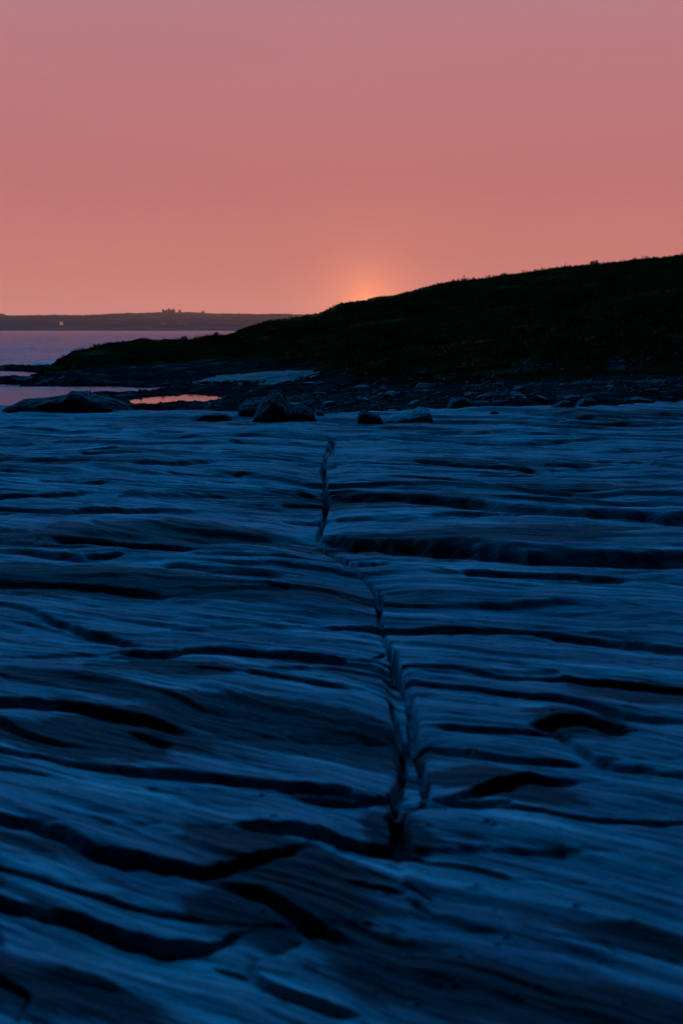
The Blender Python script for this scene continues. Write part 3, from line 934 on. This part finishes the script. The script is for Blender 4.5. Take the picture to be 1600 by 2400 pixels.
outcrop('boulder', [(836, 975), (838, 962), (848, 962), (870, 968), (888, 975), (900, 984)],
        991, 0.5, M_boulder, 'black wedge boulder with steep left end, right of the central joint', 'boulder', 'boulders on the platform rim', seed=18, rough=0.10)
outcrop('rock_slab', [(896, 982), (915, 975), (960, 966), (985, 957), (1005, 958), (1014, 972)],
        985, 0.8, M_slab, 'pale flat slab lying right of the black wedge boulder', 'rock slab', seed=21, rough=0.06, tilt=0.3)
outcrop('boulder', [(1288, 957), (1300, 948), (1312, 941), (1325, 938), (1338, 943), (1350, 956)],
        958, 0.5, M_boulder, 'small black domed boulder on the right of the platform rim', 'boulder', 'boulders on the platform rim', seed=25, rough=0.09)
outcrop('boulder', [(1144, 968), (1152, 964), (1160, 963), (1172, 968)], 970, 0.22, M_boulder,
        'tiny dark pointed stone between the slab and the domed boulder', 'boulder', 'boulders on the platform rim', seed=28, rough=0.1)
outcrop('boulder', [(462, 976), (480, 971), (505, 969), (530, 971), (545, 976)], 977, 0.4, M_boulder,
        'low flat black stone left of the boulder cluster', 'boulder', 'boulders on the platform rim', seed=31, rough=0.05)
outcrop('boulder', [(1048, 948), (1060, 936), (1085, 931), (1100, 938), (1106, 948)], 951, 0.6, M_boulder,
        'dark boulder at the foot of the slope behind the platform', 'boulder', seed=34, rough=0.1, plane=-0.08)
outcrop('boulder', [(1350, 944), (1365, 935), (1385, 933), (1400, 945)], 948, 0.5, M_boulder,
        'dark low boulder just right of the domed boulder', 'boulder', seed=37, rough=0.1, plane=-0.05)


def loose_rock(seed, mat):
    """an angular stone about one metre wide"""
    import bmesh
    bm = bmesh.new()
    bmesh.ops.create_icosphere(bm, subdivisions=3, radius=0.5)
    r_ = random.Random(seed)
    planes = [(Vector((r_.gauss(0, 1), r_.gauss(0, 1), r_.gauss(0, 0.8))).normalized(), r_.uniform(0.26, 0.42)) for _ in range(9)]
    for v in bm.verts:
        c = v.co.copy()
        for n_, d_ in planes:
            k = c.dot(n_)
            if k > d_: c -= n_ * (k - d_) * 0.9
        s_ = 1 + 0.16 * float(pn(c.x * 4 + seed, c.y * 4 + c.z * 3, seed))
        v.co = Vector((c.x * 1.1, c.y * 0.85, c.z * 0.42)) * s_
    me = bpy.data.meshes.new('loose_rock'); bm.to_mesh(me); bm.free()
    me.materials.append(mat)
    for p_ in me.polygons: p_.use_smooth = True
    return me


rock_meshes = [loose_rock(k, M_boulder) for k in range(8)]
pale_mesh = [loose_rock(k + 20, M_slab) for k in range(4)]
rnd = random.Random(5)
nrock = 0
tries = 0
while nrock < 120 and tries < 6000:
    tries += 1
    px_ = rnd.uniform(640, 1640); py_ = rnd.uniform(898, 950)
    yy = rnd.uniform(22.5, 40) if px_ > 850 else rnd.uniform(23, 44)
    u_ = (px_ - 800) / F
    x_ = u_ * yy
    z_ = float(gz(x_, yy))
    pxx, pyy = project(x_, yy, z_)
    if pyy > 950 or pyy < (903 if pxx > 860 else 893): continue
    s_ = rnd.choice([0.10, 0.13, 0.16, 0.2, 0.27, 0.42]) * rnd.uniform(0.8, 1.25)
    pale = rnd.random() < 0.15
    me = rnd.choice(pale_mesh if pale else rock_meshes)
    o = bpy.data.objects.new('loose_rock', me); COL.objects.link(o)
    o.location = (x_, yy, z_ + 0.04 * s_)
    o.rotation_euler = (rnd.uniform(-.2, .2), rnd.uniform(-.2, .2), rnd.uniform(0, 6.28))
    o.scale = (s_ * rnd.uniform(0.9, 1.6), s_, s_ * rnd.uniform(0.7, 1.2))
    if pale: tag(o, 'pale loose stone in the debris belt at the foot of the hill', 'rock', 'pale loose stones along the hill foot')
    else: tag(o, 'dark loose stone in the debris belt at the foot of the hill', 'rock', 'dark loose stones along the hill foot')
    nrock += 1
# one distinctly white stone at the right edge
ws = plain('white_stone', (0.55, 0.52, 0.47), (0.75, 0.72, 0.66), 9)
me = loose_rock(44, ws)
o = bpy.data.objects.new('loose_rock', me); COL.objects.link(o)
o.location = (float(at_depth(1562, 918, 27.5)[0]), 27.5, float(at_depth(1562, 919, 27.5)[1])); o.scale = (0.11, 0.11, 0.11)
tag(o, 'small bright white stone near the right edge of the hill foot', 'rock')

# rocks standing out of the hillside
for prof, y_, dp, lab, sd_ in [
    ([(1212, 863), (1228, 858), (1240, 850), (1258, 848), (1276, 843), (1280, 862)], 47, 1.6, 'pale jutting rock outcrop halfway up the dark hill foot', 50),
    ([(1255, 849), (1266, 838), (1285, 830), (1296, 833), (1300, 846)], 49, 0.9, 'thin curved rock lip above the pale jutting outcrop', 52),
    ([(1282, 868), (1295, 860), (1318, 859), (1330, 866)], 46, 0.9, 'low broken rock right of the pale jutting outcrop', 54),
    ([(1434, 872), (1440, 850), (1452, 840), (1462, 846), (1460, 870)], 46, 0.9, 'narrow upright rock in the scrub at the far right', 56),
    ([(950, 871), (965, 865), (990, 866), (1018, 869)], 43, 0.8, 'thin pale rock streak left on the dark hill foot', 58),
    ([(1155, 914), (1165, 906), (1185, 904), (1192, 913)], 33, 0.7, 'rounded blue-lit rock at the left end of the shingle band', 60),
]:
    xs_, zs_ = at_depth(np.array([p[0] for p in prof]), np.array([p[1] for p in prof]), y_)
    pz = float(min(gz(xs_.mean(), y_), zs_.max() - 0.12))
    bp = project(0, y_ - dp / 2, pz)[1]
    outcrop('hillside_rock', prof, bp, dp, M_lime, lab, 'rock', 'rocks standing out of the hill foot', seed=sd_, rough=0.12, plane=pz, nx=50, nd=30)

# shingle: too many small stones to count
pv, pf = [], []
base = [Vector(c) for c in [(-.5, -.4, 0), (.5, -.35, 0), (.55, .4, 0), (-.45, .45, 0), (-.25, -.15, .32), (.3, -.2, .38), (.25, .2, .34), (-.3, .22, .30)]]
bf = [(4, 5, 6, 7), (0, 1, 5, 4), (1, 2, 6, 5), (2, 3, 7, 6), (3, 0, 4, 7)]
cnt = 0
rs = np.random.RandomState(3)
for k in range(3200):
    yy = 22.5 + 26 * rs.rand() ** 1.6; pxk = rs.uniform(330, 1700)
    x_ = (pxk - 800) / F * yy; z_ = float(gz(x_, yy))
    if z_ < SEA + 0.1: continue
    if float(pn(x_ * 0.5, yy * 0.7, 33)) < -0.15: continue
    s_ = 0.05 + 0.12 * rs.rand() ** 2; an = rs.rand() * 6.28; ca, sa = math.cos(an), math.sin(an)
    n0 = len(pv)
    for b_ in base:
        bx_, by_ = b_.x * s_ * rs.uniform(.8, 1.5), b_.y * s_ * rs.uniform(.8, 1.2)
        pv.append((x_ + bx_ * ca - by_ * sa, yy + bx_ * sa + by_ * ca, z_ + b_.z * s_ * rs.uniform(.8, 1.5) - 0.01))
    pf += [tuple(n0 + q for q in f_) for f_ in bf]
sh = mesh_obj('shingle', pv, pf, M_boulder, smooth=False); tag(sh, kind='stuff')
tag(sh, 'grey shingle scattered along the foot of the hill', 'shingle')


# ------------------------------------------------------------------ heath on the hill
def blades(name, n, pick, size, mat, seed, per=12, spread=1.0):
    rs = np.random.RandomState(seed)
    x, y = pick(rs, n)
    z = gz(x, y)
    ok = z > -0.35
    x, y, z = x[ok], y[ok], z[ok]; n = len(x)
    shr = 0.42 + 0.58 * sst(480, 760, x / y * F + 800)
    s = shr * size * rs.uniform(0.5, 1.5, n) * (0.7 + 0.6 * np.clip(fbm(x * 0.12, y * 0.12, 2, seed), -1, 1))
    V = []
    for k in range(per):
        an = rs.uniform(0, 2 * np.pi, n); le = rs.uniform(0.1, 1.0, n)
        cx = x + s * le * np.cos(an) * 0.8 * spread; cy = y + s * le * np.sin(an) * 0.8 * spread
        cz = z + s * (0.05 + 0.85 * rs.uniform(0, 1, n) * (1 - 0.5 * le ** 2))
        r_ = s * rs.uniform(0.18, 0.42, n)
        t1 = rs.normal(size=(n, 3)); t1 /= np.linalg.norm(t1, axis=1)[:, None]
        t2 = rs.normal(size=(n, 3)); t2[:, 2] += 0.8; t2 /= np.linalg.norm(t2, axis=1)[:, None]
        c = np.stack([cx, cy, cz], 1)
        V.append(np.stack([c - t1 * r_[:, None] * 0.6, c + t1 * r_[:, None] * 0.6, c + t2 * r_[:, None] * 1.2], 1))
    V = np.concatenate(V, 0)
    nf = len(V)
    o = mesh_obj(name, V.reshape(-1, 3), np.arange(nf * 3).reshape(nf, 3), mat, smooth=False)
    return o


def pick_ridge(rs, n):
    px_ = rs.uniform(560, 1900, n); u_ = (px_ - 800) / F
    ry_ = np.interp(u_, ru, ry)
    y = ry_ + rs.normal(0, 3.0, n) - 1.0
    return u_ * y, y


def pick_face(rs, n):
    px_ = rs.uniform(125, 1900, n); u_ = (px_ - 800) / F
    ry_ = np.interp(u_, ru, ry)
    y = 34 + (ry_ - 34) * rs.uniform(0, 1, n) ** 0.8
    return u_ * y, y


h1 = blades('heath_scrub', 14000, pick_ridge, 0.36, M_leaf, 1, per=10); tag(h1, 'dense dark green heath scrub over the hill crest', 'scrub', kind='stuff')
h2 = blades('heath_scrub', 26000, pick_face, 0.42, M_leaf, 2, per=9); tag(h2, 'dense dark green heath scrub over the hill face', 'scrub', kind='stuff')
h3 = blades('dry_grass', 9000, pick_face, 0.26, M_leaf_dry, 4, per=7); tag(h3, 'tufts of dry grass between the heath scrub', 'grass', kind='stuff')


M_rim_grass = leaf_material('rim_glow_grass', (0.30, 0.20, 0.08), (0.50, 0.36, 0.16))  # pale see-through grass, added to put an orange rim on the crest
M_rim_grass.node_tree.nodes['Mix Shader'].inputs[0].default_value = 0.6


def pick_crest(rs, n):
    px_ = 850 + rs.normal(0, 75, n); u_ = (px_ - 800) / F
    y = np.interp(u_, ru, ry) + rs.uniform(-5.0, 2.0, n)
    return u_ * y, y


h4 = blades('crest_rim_grass', 2600, pick_crest, 0.30, M_rim_grass, 6, per=9); tag(h4, 'straw coloured grass added on the crest for a warm rim near the sun', 'grass', kind='stuff')


def shrub(px_, py_, hpx, label, seed, group=None):
    u_ = (px_ - 800) / F
    y = float(np.interp(u_, ru, ry)) - 0.5
    x, z = at_depth(px_, py_, y); x = float(x); z = float(z)
    h = hpx * y / F
    root = empty('shrub', (x, y, z - h))
    tag(root, label, 'shrub', group)
    r_ = random.Random(seed)
    vs_, fs_ = [], []
    for b in range(5):
        a = r_.uniform(0, 6.28); tip = Vector((math.cos(a) * h * .35, math.sin(a) * h * .35, h * r_.uniform(.55, .85)))
        n0 = len(vs_)
        for t_, w in ((0, .05 * h + .02), (1, .02 * h)):
            c = tip * t_ + Vector((0, 0, -0.25 * (1 - t_)))
            vs_ += [c + Vector((w, 0, 0)), c + Vector((-w * .5, w * .8, 0)), c + Vector((-w * .5, -w * .8, 0))]
        fs_ += [(n0 + i, n0 + (i + 1) % 3, n0 + 3 + (i + 1) % 3, n0 + 3 + i) for i in range(3)]
    mesh_obj('stem', [tuple(v) for v in vs_], fs_, M_bark, root)
    V, Fq = [], []
    for k in range(420):
        d = Vector((r_.gauss(0, 1), r_.gauss(0, 1), r_.gauss(0, .8))).normalized() * r_.uniform(.25, 1) ** .5
        c = Vector((d.x * h * .75, d.y * h * .6, h * .55 + d.z * h * .48))
        c += Vector((r_.uniform(-.05, .05), r_.uniform(-.05, .05), 0)) * h
        s_ = h * r_.uniform(.07, .14)
        a = Vector((r_.gauss(0, 1), r_.gauss(0, 1), r_.gauss(0, 1))).normalized() * s_
        b = Vector((r_.gauss(0, 1), r_.gauss(0, 1), r_.gauss(0, 1))).normalized() * s_
        n0 = len(V); V += [tuple(c - a), tuple(c + b), tuple(c + a)]; Fq.append((n0, n0 + 1, n0 + 2))
    mesh_obj('foliage', V, Fq, M_leaf, root, smooth=False)
    return root


shrub(1393, 610, 14, 'knobbly shrub poking above the hill skyline, furthest right', 1)
shrub(800, 709, 12, 'small shrub on the skyline just left of the sun glow', 2)
shrub(432, 787, 11, 'rounded shrub on the low headland crest, left of the other', 3)
shrub(507, 778, 9, 'low pointed shrub on the headland crest where the hill starts to rise', 4)
shrub(1180, 640, 9, 'little bush on the skyline halfway along the rising hill', 5)

# ------------------------------------------------------------------ bird on the mound
M_feather = plain('dark_feathers', (0.02, 0.022, 0.028), (0.045, 0.048, 0.055), 20, 0.6)
M_bill = plain('bill_horn', (0.10, 0.09, 0.06), (0.16, 0.14, 0.09), 20, 0.5)


def lathe_path(name, pts, mat, parent, seg=10):
    """closed tube through (x, y, z, radius) rings"""
    V, Fq = [], []
    for (x, y, z, r_) in pts:
        for k in range(seg):
            a = 2 * math.pi * k / seg
            V.append((x + math.cos(a) * r_, y + math.sin(a) * r_, z))
    for i in range(len(pts) - 1):
        for k in range(seg):
            Fq.append((i * seg + k, i * seg + (k + 1) % seg, (i + 1) * seg + (k + 1) % seg, (i + 1) * seg + k))
    Fq.append(tuple(range(seg))[::-1]); Fq.append(tuple((len(pts) - 1) * seg + k for k in range(seg)))
    return mesh_obj(name, V, Fq, mat, parent)


by_ = 20.3
bx_, bz_ = at_depth(212.5, 927, by_)
bird = empty('seabird', (float(bx_), by_, float(bz_)))
tag(bird, 'small dark seabird standing upright on the black rock mound', 'bird')
lathe_path('body', [(0.0, .0, .000, .004), (.006, 0, .012, .011), (.004, 0, .035, .018), (.0, 0, .060, .017), (-.002, 0, .078, .010), (-.001, 0, .092, .007),
                    (-.002, 0, .102, .009), (-.003, 0, .111, .010), (-.003, 0, .119, .006), (-.003, 0, .122, .002)], M_feather, bird)
mesh_obj('bill', [(-.010, -.003, .112), (-.010, .003, .112), (-.010, 0, .117), (-.030, 0, .113)], [(0, 1, 3), (1, 2, 3), (2, 0, 3), (0, 2, 1)], M_bill, bird, smooth=False)
mesh_obj('tail', [(.004, -.008, .02), (.004, .008, .02), (.026, .006, -.012), (.026, -.006, -.012), (.008, 0, .03)], [(0, 1, 2, 3), (0, 3, 4), (1, 4, 2), (3, 2, 4), (0, 4, 1)], M_feather, bird, smooth=False)
for s_ in (-1, 1):
    lathe_path('leg', [(0, .007 * s_, -.035, .003), (0, .007 * s_, .008, .002)], M_bill, bird, 6)

# ------------------------------------------------------------------ the far shore, six kilometres off
def far_material():
    m, N, p, pos, out = material('far_woods')
    a = N.noise(N.mapping(pos, (0.006, 0.006, 0.03)), 1.0, 6, 0.65)
    sepz = N.n.new('ShaderNodeSeparateXYZ'); N.l.new(pos, sepz.inputs[0])
    woods = N.ramp(a, [(0.35, (0.004, 0.005, 0.004)), (0.58, (0.012, 0.012, 0.009)), (0.75, (0.05, 0.045, 0.04))])
    shore = N.ramp(a, [(0.3, (0.025, 0.03, 0.03)), (0.7, (0.05, 0.052, 0.052))])
    c = N.mix(N.rng(N.math('ADD', sepz.outputs[2], N.math('MULTIPLY', a, 14)), 20, 30), shore, woods)
    N.l.new(c, p.inputs['Base Color']); p.inputs['Roughness'].default_value = 1.0
    p.inputs['Specular IOR Level'].default_value = 0.0
    return m


M_far = far_material()
far_prof = [(-1500, 730), (-900, 735), (-300, 737), (0, 738), (4, 742), (50, 742), (100, 741.5), (200, 741), (260, 739), (310, 737), (350, 735.5), (400, 735), (440, 735), (480, 736.5), (520, 738), (620, 739),
            (700, 739), (800, 741), (1200, 750), (1900, 756), (2600, 770)]
nfx, nfy = 1500, 46
pxf = np.linspace(-1500, 2500, nfx); tf = np.linspace(0, 1, nfy)
y0f, y1f = 5600.0, 6500.0
Yf = y0f + (y1f - y0f) * tf[:, None] + 0 * pxf[None, :]
Xf = ((pxf - 800) / F / CP)[None, :] * 6000 + 0 * Yf
topz = HC + (774 - np.interp(pxf, [p[0] for p in far_prof], [p[1] for p in far_prof])) / F * 6200 / CP / CP
shape = np.interp(tf, [0, 0.04, 0.18, 0.35, 0.66, 0.78, 1.0], [0.0, 0.13, 0.20, 0.62, 1.0, 1.0, 0.5])
Zf = SEA - 1 + (topz[None, :] - SEA) * shape[:, None]
Zf = Zf + (5.0 * np.abs(fbm(Xf / 26, Yf / 30, 3, 121)) + 3.0 * fbm(Xf / 160, Yf / 160, 3, 123)) * np.clip(shape[:, None] * 1.3 - 0.12, 0, 1)
fh = mesh_obj('far_hills', np.stack([Xf, Yf, Zf], -1).reshape(-1, 3), grid_faces(nfy, nfx), M_far)
tag(fh, kind='structure')

M_conc = plain('concrete', (0.04, 0.038, 0.038), (0.07, 0.065, 0.06), 0.02)
M_pale = plain('pale_render', (0.14, 0.13, 0.13), (0.20, 0.19, 0.18), 0.02)
M_glass = plain('window_glass', (0.03, 0.035, 0.045), (0.05, 0.055, 0.07), 0.1, 0.2)
M_roof = plain('roof_tiles', (0.12, 0.08, 0.07), (0.2, 0.12, 0.10), 0.1)
M_glow_wall = plain('glowing_facade', (0.5, 0.3, 0.2), (0.6, 0.35, 0.22), 0.1, 0.8, (1.0, 0.36, 0.16, 0.30))  # the wall itself glows, standing in for light on the house front


def boxmesh(bs):
    V, Fq = [], []
    for (x0, x1, y0, y1, z0, z1) in bs:
        n = len(V)
        V += [(x0, y0, z0), (x1, y0, z0), (x1, y1, z0), (x0, y1, z0), (x0, y0, z1), (x1, y0, z1), (x1, y1, z1), (x0, y1, z1)]
        Fq += [(n, n + 3, n + 2, n + 1), (n + 4, n + 5, n + 6, n + 7), (n, n + 1, n + 5, n + 4), (n + 1, n + 2, n + 6, n + 5), (n + 2, n + 3, n + 7, n + 6), (n + 3, n, n + 4, n + 7)]
    return V, Fq


def block(px0, px1, py_top, py_bot, label, cat='building', kind='tower', y=6040.0, wall=M_conc, lit=False):
    xa, zt = at_depth(px0, py_top, y); xb, zb = at_depth(px1, py_bot, y)
    w, h, cx = float(xb - xa), float(zt - zb), float(xa + xb) / 2
    root = empty('apartment_building' if kind == 'tower' else 'house', (cx, y, float(zb)))
    tag(root, label, cat)
    d = max(w * 0.5, 10)
    if kind == 'tower':
        V, Fq = boxmesh([(-w / 2, w / 2, 0, d, -12, h)])
        wl_ = mesh_obj('wall', V, Fq, wall, root, smooth=False)
        for bb in [(-w * .46, -w * .2, 2, d - 2, h + 0.05, h + h * .16), (w * .2, w * .44, 2, d - 2, h + 0.05, h + h * .12)]:
            V, Fq = boxmesh([bb])
            mesh_obj('roof_plant', V, Fq, wall, root, smooth=False)
        ns = max(3, int(h / 3.2)); nb = max(2, int(w / 6))
        nb = min(nb, 6); win = None
        for b in range(nb):
            xw = -w / 2 + (b + .5) * w / nb
            for k in range(min(ns, 14)):
                zw = h - 3.2 * (k + 1) + .9
                if zw < 0: continue
                if win is None:
                    V, Fq = boxmesh([(-1.6, 1.6, -0.15, 0.1, 0, 1.5)])
                    q = win = mesh_obj('window', V, Fq, M_glass, root, smooth=False)
                else:
                    q = win.copy(); COL.objects.link(q); q.parent = root
                q.location = (xw, 0, zw)
    else:
        V, Fq = boxmesh([(-w / 2, w / 2, 0, d, -4, h * .7)])
        mesh_obj('wall', V, Fq, M_glow_wall if lit else wall, root, smooth=False)
        e = 0.6
        V = [(-w / 2 - e, -e, h * .7 + .02), (w / 2 + e, -e, h * .7 + .02), (w / 2 + e, d + e, h * .7 + .02), (-w / 2 - e, d + e, h * .7 + .02), (-w / 2 + d * .3, d / 2, h), (w / 2 - d * .3, d / 2, h)]
        mesh_obj('roof', V, [(0, 1, 5, 4), (1, 2, 5), (2, 3, 4, 5), (3, 0, 4), (0, 3, 2, 1)], M_roof, root, smooth=False)
        for s_ in (-.28, .28):
            V, Fq = boxmesh([(w * s_ - w * .09, w * s_ + w * .09, -.15, .1, h * .2, h * .5)])
            mesh_obj('window', V, Fq, M_glass, root, smooth=False)
    return root


block(380, 394, 727.5, 746, 'left block of the wide pair of towers on the far ridge')
block(394, 410, 726, 746, 'taller right block of the wide pair of towers on the far ridge')
block(418.5, 424.5, 727.5, 746, 'slim tower just right of the wide pair on the far ridge')
block(473, 479.5, 730, 746, 'slim lone tower furthest right on the far ridge')
block(450, 455, 734, 746, 'short block between the slim towers on the far ridge')
block(463, 467, 735, 746, 'very short block beside the lone tower on the far ridge')
block(376, 388, 755.5, 759, 'long pale house low on the far shore under the towers', 'house', 'house', 5800, M_pale)
block(417, 423, 757, 760, 'pale house on the far shore below the slim tower', 'house', 'house', 5800, M_pale)
block(430, 435, 760, 762.5, 'small pale house right of centre on the far shore', 'house', 'house', 5750, M_pale)
block(272, 277, 747, 753, 'pale house among trees on the left part of the far shore', 'house', 'house', 5850, M_pale)
block(140, 147, 752, 760, 'orange lit house standing alone on the far shore at the left', 'house', 'house', 5780, M_pale, True)

# ------------------------------------------------------------------ air
hm = bpy.data.materials.new('haze_air'); hm.use_nodes = True
hn, hl = hm.node_tree.nodes, hm.node_tree.links
hn.clear()
ho = hn.new('ShaderNodeOutputMaterial'); hv = hn.new('ShaderNodeVolumePrincipled')
hv.inputs['Color'].default_value = (0.97, 0.62, 0.50, 1)
hv.inputs['Density'].default_value = 0.000023
hv.inputs['Anisotropy'].default_value = 0.48
hl.new(hv.outputs[0], ho.inputs['Volume'])
V, Fq = boxmesh([(-9500, 9500, -60, 7800, -6, 190)])
hz = mesh_obj('haze', V, Fq, hm, smooth=False); tag(hz, kind='stuff')
